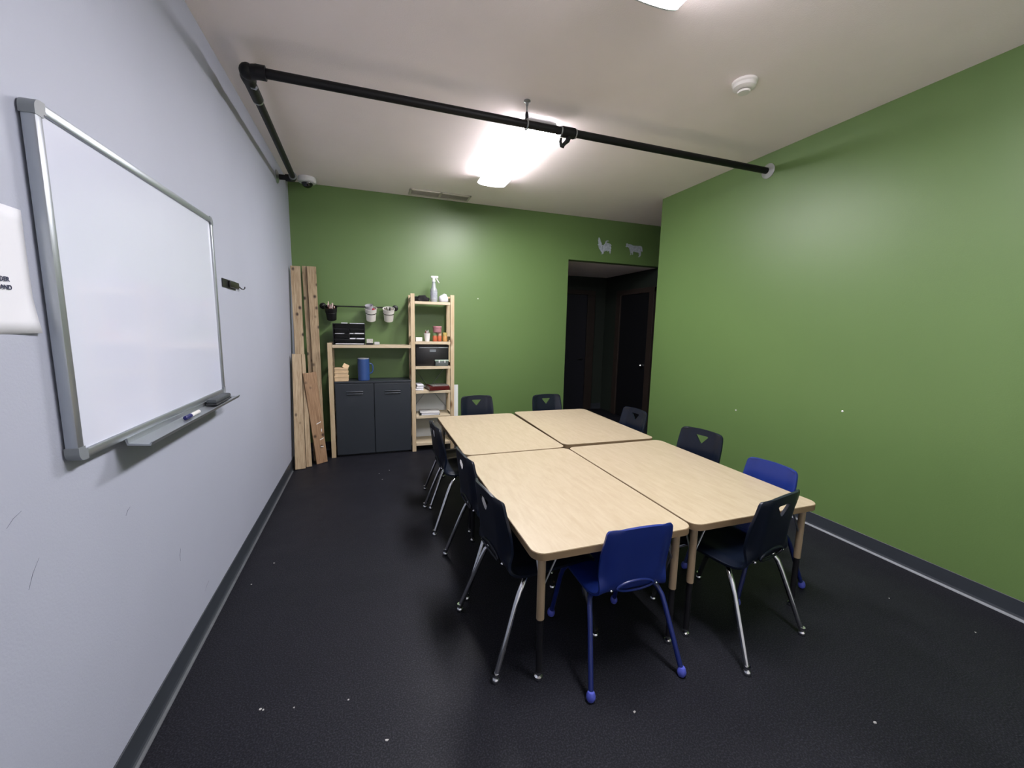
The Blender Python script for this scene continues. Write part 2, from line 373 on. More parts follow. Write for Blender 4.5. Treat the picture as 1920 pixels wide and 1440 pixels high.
# ------------------------------------------------------------------ ceiling items
M_sdw = mat('detector_white', 'ece8e4', .4, k=.95)
sd = thing('smoke_detector', (2.885, 2.03, H), 'round white smoke detector on the ceiling', 'smoke detector')
MB().lathe([(0, 0), (.068, 0), (.068, -.012), (.060, -.020), (0, -.020)], 32, (2.885, 2.03, H-.0005)).build('mounting_base', M_sdw, sd, True)
MB().lathe([(0, -.020), (.062, -.020), (.060, -.036), (.044, -.044), (.036, -.046), (0, -.046)], 32, (2.885, 2.03, H)).build('body', M_sdw, sd, True)
MB().lathe([(0, -.044), (.030, -.046), (.030, -.054), (0, -.054)], 24, (2.885, 2.03, H)).build('sensor_grille', M_ventd, sd, True)
MB().lathe([(0, -.054), (.036, -.053), (.032, -.062), (0, -.066)], 24, (2.885, 2.03, H)).build('cap', M_sdw, sd, True)

vt = thing('ceiling_vent', (1.55, 4.80, H), 'long beige two-section air vent in the ceiling', 'vent')
VX0, VX1, VY0, VY1 = 1.21, 1.885, 4.715, 4.905
MB().box(VX0, VX1, VY0, VY1, H-.002, H-.0005).build('backing', M_ventd, vt)
fr = MB()
for a in ((VX0, VX1, VY0, VY0+.022), (VX0, VX1, VY1-.022, VY1), (VX0, VX0+.022, VY0, VY1), (VX1-.022, VX1, VY0, VY1), (1.535, 1.56, VY0, VY1)):
    fr.box(a[0], a[1], a[2], a[3], H-.014, H-.001, .002)
fr.build('frame', M_ventm, vt)
for (a, b_) in ((VX0+.022, 1.535), (1.56, VX1-.022)):
    for k in range(6):
        y = VY0+.034+k*.0245
        MB().box(a, b_, -.010, .010, -.001, .001, 0, Matrix.Translation((0, y, H-.009)) @ Matrix.Rotation(.6, 4, 'X')).build('louvre_slat', M_ventm, vt)

sc = thing('security_camera', (.205, 4.80, H), 'white dome security camera on the ceiling corner', 'camera')
c0 = (.205, 4.80, H)
MB().lathe([(0, 0), (.082, 0), (.086, -.010), (.086, -.040), (.078, -.050), (.050, -.055), (0, -.055)], 28, (c0[0], c0[1], H-.0005)).build('housing', M_camw, sc, True)
MB().lathe([(.052, -.055)]+[(.052*math.cos(PI/2*i/8) if i < 8 else 0, -.055-.045*math.sin(PI/2*i/8)) for i in range(1, 9)], 24, c0).build('dome', mat('dome_glass', '08090b', .06, spec=.8), sc, True)

# ------------------------------------------------------------------ whiteboard
BY0, BY1, BZ0, BZ1, BX = 1.350, 2.512, 1.066, 1.953, 0.035
wb = thing('whiteboard', (0.0, (BY0+BY1)/2, BZ0), 'wide framed whiteboard hung on the grey wall', 'whiteboard')
MB().box(.004, BX-.012, BY0+.012, BY1-.012, BZ0+.012, BZ1-.012).build('backing', M_plasg, wb)
MB().box(BX-.012, BX-.008, BY0+.02, BY1-.02, BZ0+.02, BZ1-.02).build('writing_surface', M_board, wb)
fw_ = .026
def rail(y0, y1, z0, z1): return MB().box(.006, BX, y0, y1, z0, z1, .005)
rail(BY0+.03, BY1-.03, BZ0, BZ0+fw_).build('frame_bottom', M_alum, wb, True)
rail(BY0+.03, BY1-.03, BZ1-fw_, BZ1).build('frame_top', M_alum, wb, True)
rail(BY0, BY0+fw_, BZ0+.03, BZ1-.03).build('frame_side', M_alum, wb, True)
rail(BY1-fw_, BY1, BZ0+.03, BZ1-.03).build('frame_side', M_alum, wb, True)
for cy, sy in ((BY0, 1), (BY1, -1)):
    for cz, sz in ((BZ0, 1), (BZ1, -1)):
        poly = [(cy+sy*.036, cz-sz*.001)]
        for k in range(6):
            a = PI/2*k/5
            poly.append((cy+sy*(.020-.021*math.sin(a)), cz+sz*(.020-.021*math.cos(a))))
        poly += [(cy-sy*.001, cz+sz*.036), (cy+sy*.027, cz+sz*.036), (cy+sy*.027, cz+sz*.027), (cy+sy*.036, cz+sz*.027)]
        MB().prism(poly, .005, BX+.001, Matrix(((0, 0, 1, 0), (1, 0, 0, 0), (0, 1, 0, 0), (0, 0, 0, 1)))).build('corner_cap', M_plasg, wb, True)
TY0, TY1 = 1.565, 2.50
tray = MB().prism([(BX-.004, BZ0+.004), (BX+.004, BZ0+.004), (BX+.006, BZ0-.012), (BX+.058, BZ0-.018), (BX+.064, BZ0-.010), (BX+.067, BZ0-.011), (BX+.062, BZ0-.023), (BX+.002, BZ0-.018)], 0, TY1-TY0,
          Matrix(((1, 0, 0, 0), (0, 0, 1, TY0), (0, 1, 0, 0), (0, 0, 0, 1)))).build('pen_tray', M_alum, wb)
mk = thing('dry_erase_marker', (BX+.034, 1.97, BZ0-.016), 'white dry-erase marker with dark blue cap on the whiteboard tray', 'marker')
zr = BZ0-.0065
MB().tube([(BX+.034, 1.955, zr), (BX+.034, 1.957, zr), (BX+.034, 2.04, zr), (BX+.034, 2.045, zr)], [.005, .008, .008, .006], 14).build('barrel', M_white, mk, True)
MB().tube([(BX+.034, 1.905, zr), (BX+.034, 1.908, zr), (BX+.034, 1.956, zr)], [.006, .0085, .0088], 14).build('cap', mat('marker_blue', '1b1c6e', .35), mk, True)
er = thing('board_eraser', (BX+.034, 2.27, BZ0-.011), 'dark grey whiteboard eraser on the far end of the tray', 'eraser')
MB().box(BX+.012, BX+.056, 2.19, 2.40, BZ0-.0105, BZ0-.002, .002).build('felt_pad', mat('felt_grey', '3b3e42', .9), er)
MB().box(BX+.012, BX+.056, 2.19, 2.40, BZ0-.002, BZ0+.018, .008).build('grip', mat('eraser_grey', '4b5157', .5), er, True)

# paper sheet with print
ps = thing('paper_notice', (.001, 1.21, 1.405), 'white printed paper sheet taped beside the whiteboard', 'paper')
b = bmesh.new(); NY, NZ = 8, 10
g = [[b.verts.new((.0015+.010*(max(0, (j/NY-.6)/.4)**2)*(max(0, (.35-i/NZ)/.35)**1.5)+.001*math.sin(j*1.3), 1.105+(.219-.012*(1-i/NZ)*0)*j/NY-.010*(i/NZ-.0)*0, 1.403+.286*i/NZ)) for j in range(NY+1)] for i in range(NZ+1)]
for i in range(NZ):
    for j in range(NY): b.faces.new((g[i][j], g[i][j+1], g[i+1][j+1], g[i+1][j]))
mb = MB(); mb._merge(b)
sh = mb.build('sheet', M_paper, ps, True)
md = sh.modifiers.new('thick', 'SOLIDIFY'); md.thickness = .0006
def text_mesh(s, size):
    c = bpy.data.curves.new('txt', 'FONT'); c.body = s; c.size = size; c.align_x = 'RIGHT'; c.extrude = .0002; c.offset = size*.02
    o = bpy.data.objects.new('txt', c); COL.objects.link(o)
    dg = bpy.context.evaluated_depsgraph_get()
    me = bpy.data.meshes.new_from_object(o.evaluated_get(dg))
    bpy.data.objects.remove(o); return me
for s, yy, zz in (('DER', 1.258, 1.5195), ('AND', 1.262, 1.5015)):
    me = text_mesh(s, .0145); me.materials.clear(); me.materials.append(M_ink)
    o = bpy.data.objects.new('printed_word', me); COL.objects.link(o); o.parent = ps
    o.location = Vector((.0036, yy, zz))-Vector(ps.location)
    o.rotation_euler = (PI/2, 0, PI/2)

hk = thing('wall_hook', (0, 2.84, 1.635), 'small black wall hook beside the whiteboard', 'hook')
MB().box(.0005, .006, 2.70, 2.93, 1.633, 1.680, .002).build('plate', M_black, hk)
MB().box(.006, .020, 2.79, 2.955, 1.637, 1.676, .006).build('clip', mat('dark_olive_plastic', '17170f', .4), hk, True)
MB().tube([(.014, 2.955, 1.655), (.016, 2.985, 1.650), (.018, 3.005, 1.644), (.026, 3.015, 1.643), (.032, 3.017, 1.651), (.032, 3.017, 1.659)], .0035, 8).build('hook', M_black, hk, True)

# ------------------------------------------------------------------ tables
TH = 0.585
def rrect(x0, x1, y0, y1, r, n=6):
    pts = []
    for cx, cy, a0 in ((x1-r, y1-r, 0), (x0+r, y1-r, PI/2), (x0+r, y0+r, PI), (x1-r, y0+r, 1.5*PI)):
        for k in range(n+1):
            a = a0+PI/2*k/n; pts.append((cx+r*math.cos(a), cy+r*math.sin(a)))
    return pts
def table(x0, x1, y0, y1, rz, label):
    cx, cy = (x0+x1)/2, (y0+y1)/2; hx_, hy = (x1-x0)/2, (y1-y0)/2
    t = thing('activity_table', (cx, cy, 0), label, 'table', 'four tables pushed together', world=False, rz=rz)
    MB().prism(rrect(-hx_+.002, hx_-.002, -hy+.002, hy-.002, .052), TH-.012, TH).build('tabletop', M_table, t)
    MB().prism(rrect(-hx_, hx_, -hy, hy, .054), TH-.031, TH-.0025).build('edge_band', M_edge, t, True, angle=40)
    ox, oy = hx_-.052, hy-.050
    for sx in (-1, 1):
        for sy in (-1, 1):
            x, y = sx*ox, sy*oy
            lg = MB().tube([(x, y, TH-.031), (x, y, .275)], .0165, 16).build('leg', M_sleeve, t, True)
            MB().tube([(x, y, .276), (x, y, .035)], .0135, 16).build('leg_insert', M_dark, lg, True)
            MB().lathe([(0, .036), (.0145, .036), (.0145, .028), (.009, .026), (.009, .022), (.017, .016), (.019, .008), (.016, 0), (0, 0)], 16, (x, y, 0)).build('glide', M_metal, lg, True)
            MB().tube([(x, y, TH-.19), (x-sx*.075, y, TH-.031)], .004, 8).build('brace', M_steel, lg, True)
            MB().tube([(x, y, TH-.19), (x, y-sy*.075, TH-.031)], .004, 8).build('brace', M_steel, lg, True)
    return t
table(1.337, 2.096, 1.326, 2.572, 0, 'maple laminate table at the front left of the four, beside the blue chair')
table(2.104, 2.909, 1.338, 2.577, 0, 'maple laminate table at the front right, nearest the green wall')
table(1.347, 2.098, 2.588, 3.815, 0, 'maple laminate table at the far left, nearest the shelves')
table(2.122, 2.925, 2.632, 3.855, -.02, 'maple laminate table at the far right, nearest the dark opening')

# ------------------------------------------------------------------ chairs
PROF = [(.246, .372), (.240, .388), (.222, .401), (.18, .407), (.08, .401), (-.04, .393), (-.110, .394), (-.152, .407), (-.176, .438), (-.187, .49), (-.192, .55), (-.197, .61), (-.203, .67), (-.209, .72)]
WID = [.172, .184, .190, .194, .196, .190, .182, .172, .165, .166, .168, .167, .163, .157]
def cr(P, t):
    n = len(P)-1; i = min(int(t), n-1); f = t-i
    p0, p1, p2, p3 = P[max(i-1, 0)], P[i], P[i+1], P[min(i+2, n)]
    return .5*((2*p1)+(-p0+p2)*f+(2*p0-5*p1+4*p2-p3)*f*f+(-p0+3*p1-3*p2+p3)*f**3)
def sstep(a, b_, x):
    x = max(0, min(1, (x-a)/(b_-a))); return x*x*(3-2*x)
def shell_mesh(hole):
    b = bmesh.new(); NV, NU = 58, 26; n = len(PROF)-1
    rows = []
    for i in range(NV+1):
        t = n*i/NV
        if i > NV-6: t = n*(NV-6)/NV+(n*6/NV)*math.sin((i-NV+6)/6*PI/2)
        y = cr([p[0] for p in PROF], t); z = cr([p[1] for p in PROF], t); wd = cr(WID, t)
        dz = .722-z; rc = .022
        if z > .60 and dz < rc: wd -= rc-math.sqrt(max(0, rc*rc-(rc-dz)**2))
        bk = sstep(.41, .50, z)
        row = []
        for j in range(NU+1):
            u = -1+2*j/NU; au = abs(u)
            wing = sstep(.58, 1.0, au)
            yy = y+bk*(.030*wing)*(1-.6*sstep(.50, .70, z)) - bk*.010*(1-au*au)*sstep(.5, .7, z)
            zz = z - bk*sstep(.58, .72, z)*.011*u*u - (1-bk)*.010*sstep(.7, 1, au) + (1-bk)*.010*sstep(.2, .9, au)*sstep(.25, .0, abs(y))
            row.append(b.verts.new((u*wd, yy, zz)))
        rows.append(row)
    for i in range(NV):
        for j in range(NU): b.faces.new((rows[i][j], rows[i][j+1], rows[i+1][j+1], rows[i+1][j]))
    bmesh.ops.recalc_face_normals(b, faces=b.faces[:])
    me = bpy.data.meshes.new('shell_base'); b.to_mesh(me); b.free()
    o = bpy.data.objects.new('shell_tmp', me); COL.objects.link(o)
    # thicken to the rear/underside
    s = o.modifiers.new('s', 'SOLIDIFY'); s.thickness = .012; s.offset = 0.0
    bv = o.modifiers.new('b', 'BEVEL'); bv.width = .0035; bv.segments = 2; bv.limit_method = 'ANGLE'; bv.angle_limit = math.radians(50)
    cut = None
    if hole:
        cb = MB().prism([(-.048, .672), (-.042, .677), (.042, .677), (.048, .672), (.006, .622), (-.006, .622)], -.4, .0,
                        Matrix(((1, 0, 0, 0), (0, 0, 1, 0), (0, 1, 0, 0), (0, 0, 0, 1))))
        cut = cb.build('cut_tmp', M_chair)
        bo = o.modifiers.new('h', 'BOOLEAN'); bo.operation = 'DIFFERENCE'; bo.object = cut; bo.solver = 'EXACT'
    dg = bpy.context.evaluated_depsgraph_get()
    out = bpy.data.meshes.new_from_object(o.evaluated_get(dg))
    bpy.data.objects.remove(o)
    if cut: bpy.data.objects.remove(cut)
    for p in out.polygons: p.use_smooth = True
    out.set_sharp_from_angle(angle=math.radians(42))
    out.materials.clear()
    return out
def make_chair(kind):
    blue = kind != 'navy'
    t = thing('school_chair', (0, 0, 0), 'x', 'chair', 'school chairs around the tables', world=False)
    me = shell_mesh(not blue); me.materials.append(M_blue if blue else M_chair)
    s = bpy.data.objects.new('seat_shell', me); COL.objects.link(s); s.parent = t
    lm = M_bluel if blue else M_metal; gm = M_bluet if blue else M_metal
    for sx in (-1, 1):
        rear = [(sx*.225, -.250, .02), (sx*.190, -.150, .285), (sx*.184, -.132, .325), (sx*.172, -.108, .355), (sx*.150, -.085, .370), (sx*.130, -.05, .374), (sx*.125, .02, .376)]
        front = [(sx*.190, .262, .02), (sx*.178, .185, .285), (sx*.174, .168, .325), (sx*.165, .150, .352), (sx*.148, .125, .370), (sx*.130, .09, .374), (sx*.125, .02, .376)]
        for path in (rear, front):
            l = MB().tube(path, .0115, 14).build('leg', lm, t, True, angle=60)
            f = path[0]
            if blue: MB().lathe([(0, .044), (.0125, .043), (.0165, .036), (.0198, .024), (.0195, .014), (.015, .004), (.009, 0), (0, 0)], 18, (f[0]*1.0, f[1], 0)).build('foot_cap', gm, l, True)
            else: MB().lathe([(0, .040), (.0125, .040), (.0125, .030), (.008, .028), (.008, .024), (.014, .018), (.0165, .009), (.014, 0), (0, 0)], 18, (f[0], f[1], 0)).build('glide', gm, l, True)
        MB().sphere((sx*.112, -.178, .424), .007).build('rivet', M_metal, t, True)
    MB().tube([(-.127, -.04, .372), (.127, -.04, .372)], .009, 10).build('crossbar', lm, t, True)
    MB().tube([(-.127, .10, .372), (.127, .10, .372)], .009, 10).build('crossbar', lm, t, True)
    # moulded grip at the base of the back
    zc, rx, rz_ = .437, .088, .028
    ring = [(rx*math.cos(2*PI*k/28), -.183-.0035, zc+rz_*math.sin(2*PI*k/28)*(abs(math.sin(2*PI*k/28))**.15)+.012*math.cos(2*PI*k/28)**2*0) for k in range(28)]
    ring = [(x, y-(.432-z)*-.45 if z < .432 else y+0-(z-.432)*.15, z) for x, y, z in ring]
    MB().tube(ring, .0055, 8, closed=True).build('back_grip', M_blue if blue else M_chair, t, True)
    return t
navy = make_chair('navy'); blue = make_chair('blue')
used = set()
def place(src, x, y, face_deg, label, top=None, scale=1.03, zsc=None, group=None):
    """x, y: middle between the two rear feet; face_deg: heading of the seat front, 90 = away from the viewer"""
    o = src if src.name not in used else copy_tree(src)
    used.add(src.name)
    a = math.radians(face_deg-90)
    o.scale = (scale, scale, zsc or scale)
    fx, fy = -math.sin(a), math.cos(a)
    o.location = (x+fx*.25*scale, y+fy*.25*scale, 0); o.rotation_euler = (0, 0, a)
    o['label'] = label
    return o
BS = .945
place(navy, 2.470, 1.170, 101.5, 'navy chair with triangular slot, its back to the viewer, right of the front blue chair')
place(navy, 1.190, 1.645, 6.5, 'navy chair on the left side of the tables, nearest the viewer')
place(navy, 1.200, 2.180, 4, 'navy chair on the left side, second from the viewer')
place(navy, 1.150, 2.905, 1, 'navy chair on the left side, third from the viewer')
place(navy, 1.190, 3.305, -1, 'small navy chair at the far left, mostly hidden behind the third', scale=.91)
place(navy, 1.785, 4.070, -87, 'navy chair at the far table end, in front of the shelves')
place(navy, 2.535, 3.995, -87, 'navy chair at the far table end, beside the dark opening')
place(navy, 3.055, 3.030, 182, 'navy chair on the right side, farthest from the viewer')
place(navy, 3.055, 2.255, 191, 'navy chair on the right side, between the blue chair and the farthest one')
place(blue, 1.758, 1.212, 88, 'bright blue chair with blue legs at the front, its back to the viewer', scale=BS)
place(blue, 3.045, 1.690, 184, 'bright blue chair on the right side by the green wall', scale=BS)

# ------------------------------------------------------------------ shelves
YS = 4.655
PWX, PWY = .044, .030
def ladder(parent, x0, hgt, y0=YS):
    for yy in (y0, y0+.27):
        MB().box(x0, x0+PWX, yy, yy+PWY, 0, hgt, .002).build('post', M_pine, parent)
    zs = [.08+k*.30 for k in range(int(hgt/.30)) if .08+k*.30 < hgt-.1]+[hgt-.07]
    for z in zs:
        MB().box(x0+.012, x0+.030, y0+PWY, y0+.27, z, z+.042, .001).build('rail', M_pineh, parent)
low = thing('shelf_unit', (.77, YS+.15, 0), 'low pine shelf frame standing over the charcoal cabinet', 'shelf')
ladder(low, .3406, 1.245)
MB().box(.386, 1.192, YS+.002, YS+.296, 1.202, 1.222, .002).build('shelf_board', M_pineh, low)
MB().box(.386, 1.192, YS+.0005, YS+.020, 1.192, 1.2235, .002).build('shelf_lip', M_pineh, low)
tall = thing('shelf_unit', (1.437, YS+.15, 0), 'tall narrow pine shelf unit with six shelves', 'shelf')
ladder(tall, 1.1944, 1.79); ladder(tall, 1.6350, 1.79)
SZ = [1.708, 1.265, .985, .706, .415, .095]
for z in SZ:
    bd = MB().box(1.240, 1.6335, YS+.004, YS+.296, z-.018, z, .002).build('shelf_board', M_pineh, tall)
    MB().box(1.240, 1.6335, YS+.001, YS+.022, z-.030, z+.001, .002).build('shelf_lip', M_pineh, bd)
for s in (0, 1):
    xa, xb = (1.23, 1.64) if s == 0 else (1.64, 1.23)
    MB().tube([(xa, YS+.303+s*.004, .45), (xb, YS+.303+s*.004, .96)], .003, 6).build('cross_brace', M_steel, tall, True)

cab = thing('cabinet', (.79, YS+.15, 0), 'charcoal two-door cabinet under the low pine shelf', 'cabinet')
CX0, CX1, CY0, CY1, CZ = .395, 1.188, YS+.010, YS+.298, .832
MB().box(CX0, CX1, CY0+.018, CY1, .012, CZ-.022, .002).build('body', M_cab, cab)
MB().box(CX0-.002, CX1+.002, CY0-.002, CY1, CZ-.022, CZ, .003).build('top', M_cab, cab)
MB().box(CX0+.02, CX1-.02, CY0+.03, CY1-.02, 0, .012).build('plinth', M_black, cab)
for k, (a, b_) in enumerate(((CX0+.004, .789), (.795, CX1-.004))):
    dr = MB().box(a, b_, CY0, CY0+.017, .022, CZ-.026, .004).build('door', M_cab, cab)
    cxm = (a+b_)/2
    for zz in (.718, .692):
        MB().tube([(cxm-.082, CY0-.001, zz), (cxm-.078, CY0-.004, zz), (cxm+.078, CY0-.004, zz), (cxm+.082, CY0-.001, zz)], .0055, 8).build('louvre', mat('louvre_grey', '50575f', .4), dr, True)
        MB().box(cxm-.075, cxm+.075, CY0-.0012, CY0+.001, zz-.0125, zz-.0065).build('vent_slot', M_black, dr)

# things on the low shelf
Z1 = 1.2235
og = thing('desk_organizer', (.555, 4.79, Z1), 'black six-compartment paper organizer on the low shelf', 'organizer')
OX0, OX1, OY0, OY1 = .395, .715, 4.70, 4.90
MB().box(OX0, OX1, OY1-.006, OY1, Z1, Z1+.225).build('back', M_blackp, og)
for x in (OX0, OX1-.006): MB().box(x, x+.006, OY0, OY1, Z1, Z1+.225, .001).build('side', M_blackp, og)
for i, z in enumerate((0, .055, .110, .165, .219)):
    MB().box(OX0, OX1, OY0, OY1, Z1+z, Z1+z+.006).build('tray', M_blackp, og)
MB().box(.552, .558, OY0+.004, OY1, Z1+.061, Z1+.165).build('divider', M_blackp, og)
for i, (a, b_, z, hh) in enumerate(((.42, .705, .006, .008), (.535, .618, .061, .012), (.627, .707, .061, .010), (.53, .60, .116, .008), (.61, .705, .116, .010), (.565, .71, .225, .006), (.48, .535, .225, .010), (.42, .505, .116, .004))):
    yo = OY0-.012 if z < .2 else OY0+.01
    if .552 > a and b_ > .558 and 0.06 < z < .16: a = .561
    p = MB().box(a, b_, yo, OY1-.02, Z1+z+.0005, Z1+z+hh, .0005).build('paper_stack', M_paper, origin=((a+b_)/2, OY0+.08, Z1+z+.0005))
    tag(p, ['flat white paper stack in the bottom tray of the black organizer', 'white paper stack in the left second slot of the organizer', 'white paper stack in the right second slot of the organizer',
            'white paper stack in the left third slot of the organizer', 'white paper stack in the right third slot of the organizer', 'white paper sheet lying on the right of the organizer top', 'small white folded paper on the left of the organizer top', 'thin paper sheet at the far left of the third slot'][i], 'paper', 'papers in the black organizer')
cb = thing('card_box', (.762, 4.74, Z1), 'small white patterned card box in a black tray beside the organizer', 'box')
MB().box(.723, .797, 4.70, 4.78, Z1, Z1+.020, .002).build('tray', M_blackp, cb)
MB().box(.729, .794, 4.705, 4.775, Z1+.0205, Z1+.062, .003).build('box_body', mat('patterned_card', 'dcd9d2', .6, var=.25, vscale=90), cb)
tag(MB().box(-.028, .028, -.03, .03, 0, .030, .005).build('white_sponge', mat('sponge_white', 'dfe0df', .85, bump=.3), origin=(0, 0, 0)), 'small white block on the low shelf right of the card box', 'sponge').location = (.835, 4.74, Z1+.0005)

# things on the cabinet
Z2 = CZ+.0005
names = ['bottom brown cardboard box of the stack on the cabinet', 'middle brown cardboard box of the stack on the cabinet', 'top open brown cardboard box of the stack on the cabinet']
M_card = mat('kraft_card', 'd9bd96', .8, var=.06, vscale=14, k=.85)
for k in range(3):
    h_ = (.058, .044, .040)[k]; z0 = Z2+(0, .0585, .103)[k]
    t = thing('cardboard_box', (.465+k*.003, 4.74, z0), names[k], 'box', 'cardboard boxes on the cabinet')
    ln = (.135, .130, .127)[k]
    MB().box(.465-ln/2, .465+ln/2, 4.68, 4.80, z0, z0+h_, .002).build('box_body', M_card, t)
    MB().box(.462-ln/2, .468+ln/2, 4.676, 4.804, z0+h_-.016, z0+h_-.0005, .001).build('lid', M_card, t)
    if k == 2:
        MB().box(-.03, .03, -.0012, .0012, 0, .05, 0, Matrix.Translation((.50, 4.72, z0+h_-.002)) @ Matrix.Rotation(.5, 4, 'Y') @ Matrix.Rotation(-.6, 4, 'X')).build('open_flap', M_card, t)
pc = thing('pitcher', (.69, 4.75, Z2), 'blue cylindrical pitcher with side handle on the cabinet', 'pitcher')
M_pit = mat('pitcher_blue', '3a5c9c', .35)
MB().lathe([(0, 0), (.058, 0), (.061, .004), (.062, .12), (.061, .236), (.0575, .236), (.056, .12), (.055, .006), (0, .006)], 32, (.69, 4.75, Z2)).build('body', M_pit, pc, True)
MB().tube([(.750, 4.75, Z2+.185), (.772, 4.75, Z2+.182), (.786, 4.75, Z2+.160), (.786, 4.75, Z2+.11), (.774, 4.75, Z2+.082), (.750, 4.75, Z2+.075)], .008, 10).build('handle', M_pit, pc, True)
MB().lathe([(0, .236), (.0605, .236), (.0615, .240), (.060, .246), (.03, .248), (0, .248)], 32, (.69, 4.75, Z2)).build('lid', mat('pitcher_lid', 'b9bfc4', .4), pc, True)

# things on the tall shelf
S = [z+.0015 for z in SZ]
sb = thing('spray_bottle', (1.462, 4.745, S[0]), 'clear white spray bottle on top of the tall shelf', 'bottle')
MB().lathe([(0, 0), (.038, 0), (.040, .006), (.040, .125), (.037, .140), (.024, .165), (.021, .20), (.017, .215), (.0165, .228), (0, .228)], 24, (1.462, 4.745, S[0])).build('body', mat('clear_white_plastic', 'cfd6d8', .25, trans=.25), sb, True)
MB().lathe([(.0405, .03), (.0412, .03), (.0412, .115), (.0405, .115)], 24, (1.462, 4.745, S[0])).build('wrap_print', mat('bottle_print', 'b5bbc4', .5, var=.2, vscale=40), sb, True)
MB().lathe([(0, .226), (.019, .226), (.019, .246), (0, .246)], 18, (1.462, 4.745, S[0])).build('collar', M_white, sb, True)
z = S[0]+.246
MB().box(1.448, 1.476, 4.733, 4.757, z-.002, z+.024, .005).box(1.430, 1.512, 4.731, 4.759, z+.020, z+.045, .008).build('spray_head', M_white, sb, True)
MB().tube([(1.488, 4.745, z+.026), (1.500, 4.745, z+.005), (1.512, 4.745, z-.014), (1.524, 4.745, z-.030)], [.008, .007, .006, .005], 8).build('trigger', M_white, sb, True)
def blob(name, material, c, sx, sy, sz, label, cat, seed=1, rough=.25, seg=18):
    rnd = random.Random(seed); b = bmesh.new()
    bmesh.ops.create_icosphere(b, subdivisions=3, radius=1)
    ph = [rnd.uniform(0, 6) for _ in range(9)]
    for v in b.verts:
        p = v.co.copy()
        k = 1+rough*(math.sin(3*p.x+ph[0])*math.sin(4*p.y+ph[1])+.5*math.sin(7*p.x+ph[2]+3*p.z)*math.sin(6*p.y+ph[3]))
        v.co = Vector((p.x*sx*k, p.y*sy*k, max(0, (p.z*.7+.35))*sz*k))
    mb = MB(); mb._merge(b); o = mb.build(name, material, None, True, origin=None, angle=60)
    o.location = c
    return tag(o, label, cat)
blob('cloth', mat('black_cloth', '0d0d10', .9), (1.330, 4.76, S[0]), .080, .07, .062, 'crumpled black cloth on top of the tall shelf', 'cloth', 3)
blob('paper_bag', mat('crumpled_white', 'dddfe2', .8), (1.570, 4.76, S[0]), .058, .06, .085, 'crumpled white paper bag on top of the tall shelf', 'bag', 5, .18)
# second shelf
tag(MB().box(-.036, .036, -.03, .03, 0, .045, .003).build('white_box', M_white, origin=(0, 0, 0)), 'low white box on the second shelf of the tall unit', 'box').location = (1.288, 4.73, S[1])
pcup = thing('pencil_cup', (1.382, 4.74, S[1]), 'white tapered cup full of pencils on the tall unit', 'cup')
def cup(parent, c, r0, r1, h_, material, t=.002, name='cup_body'):
    return MB().lathe([(0, 0), (r0, 0), (r1, h_), (r1+.0015, h_+.001), (r1-t, h_), (r0-t, .004), (0, .004)], 24, c).build(name, material, parent, True)
cup(pcup, (1.382, 4.74, S[1]), .026, .036, .092, M_white)
def pencils(c, h_, r, cols, n, labels, cat, grp, seed, rr=.0032, length=.15, tip=None, TM=Matrix()):
    rnd = random.Random(seed)
    for k in range(n):
        a = 2*PI*k/n+rnd.uniform(-.2, .2); q = r*rnd.uniform(.45, .8); q0 = q*.62
        tilt = rnd.uniform(.85, 1.15)
        p0 = Vector((c[0]+q0*math.cos(a+.1), c[1]+q0*math.sin(a+.1), c[2]+.006)); p1 = Vector((c[0]+q*1.15*math.cos(a), c[1]+q*1.15*math.sin(a), c[2]+length*tilt))
        p0 = TM @ p0; p1 = TM @ p1
        t = thing('pencil', tuple(p0), labels, cat, grp)
        d = p1-p0
        MB().tube([p0, p0+d*.88], rr, 6).build('shaft', cols[k % len(cols)], t)
        MB().tube([p0+d*.88, p1], [rr*1.05, rr*.9 if tip else .0006], 6).build('eraser' if tip else 'tip', tip or cols[(k+1) % len(cols)], t)
M_pk = [mat('pencil_red', '9c3a3a', .5), mat('pencil_white', 'e2dede', .5), mat('pencil_brown', '6e4a3a', .5), mat('pencil_pink', 'd8a6a6', .5)]
pencils((1.382, 4.74, S[1]), .09, .026, [M_pk[0], M_pk[1], M_pk[1], M_pk[2]], 7, 'pencil standing in the white cup on the tall shelf', 'pencil', 'pencils in the white cup', 2, .0038, .125)
M_or = mat('orange_paint_jar', 'd9724a', .4); M_gr = mat('green_lid', '8fae7c', .5); M_yl = mat('yellow_label', 'd9c06e', .5)
def jar(x, y, z, body, lid, label, s=1.0):
    t = thing('paint_jar', (x, y, z), label, 'jar', 'small jars on the tall unit')
    MB().lathe([(0, 0), (.023*s, 0), (.025*s, .003), (.025*s, .058), (.021*s, .066), (0, .066)], 20, (x, y, z)).build('glass', body, t, True)
    MB().lathe([(0, .066), (.0235*s, .066), (.0235*s, .098), (.021*s, .101), (0, .101)], 20, (x, y, z)).build('lid', lid, t, True)
jar(1.470, 4.735, S[1], M_or, M_gr, 'orange paint jar with green lid, next to the pencil cup')
jar(1.522, 4.735, S[1], M_or, mat('peach_lid', 'e0b79a', .5), 'orange paint jar with peach lid in the middle of the jars')
jar(1.585, 4.738, S[1], mat('yellow_paint_jar', 'd8a25c', .4), M_yl, 'yellow labelled jar at the right end of the shelf', 1.1)
tp = thing('pink_tub', (1.497, 4.735, S[1]+.1015), 'pink round tub stacked on top of the orange jars', 'tub')
MB().lathe([(0, 0), (.044, 0), (.048, .004), (.049, .048), (.047, .050), (0, .050)], 28, (1.497, 4.735, S[1]+.1015)).build('tub_body', mat('tub_pink', 'c2868c', .45), tp, True)
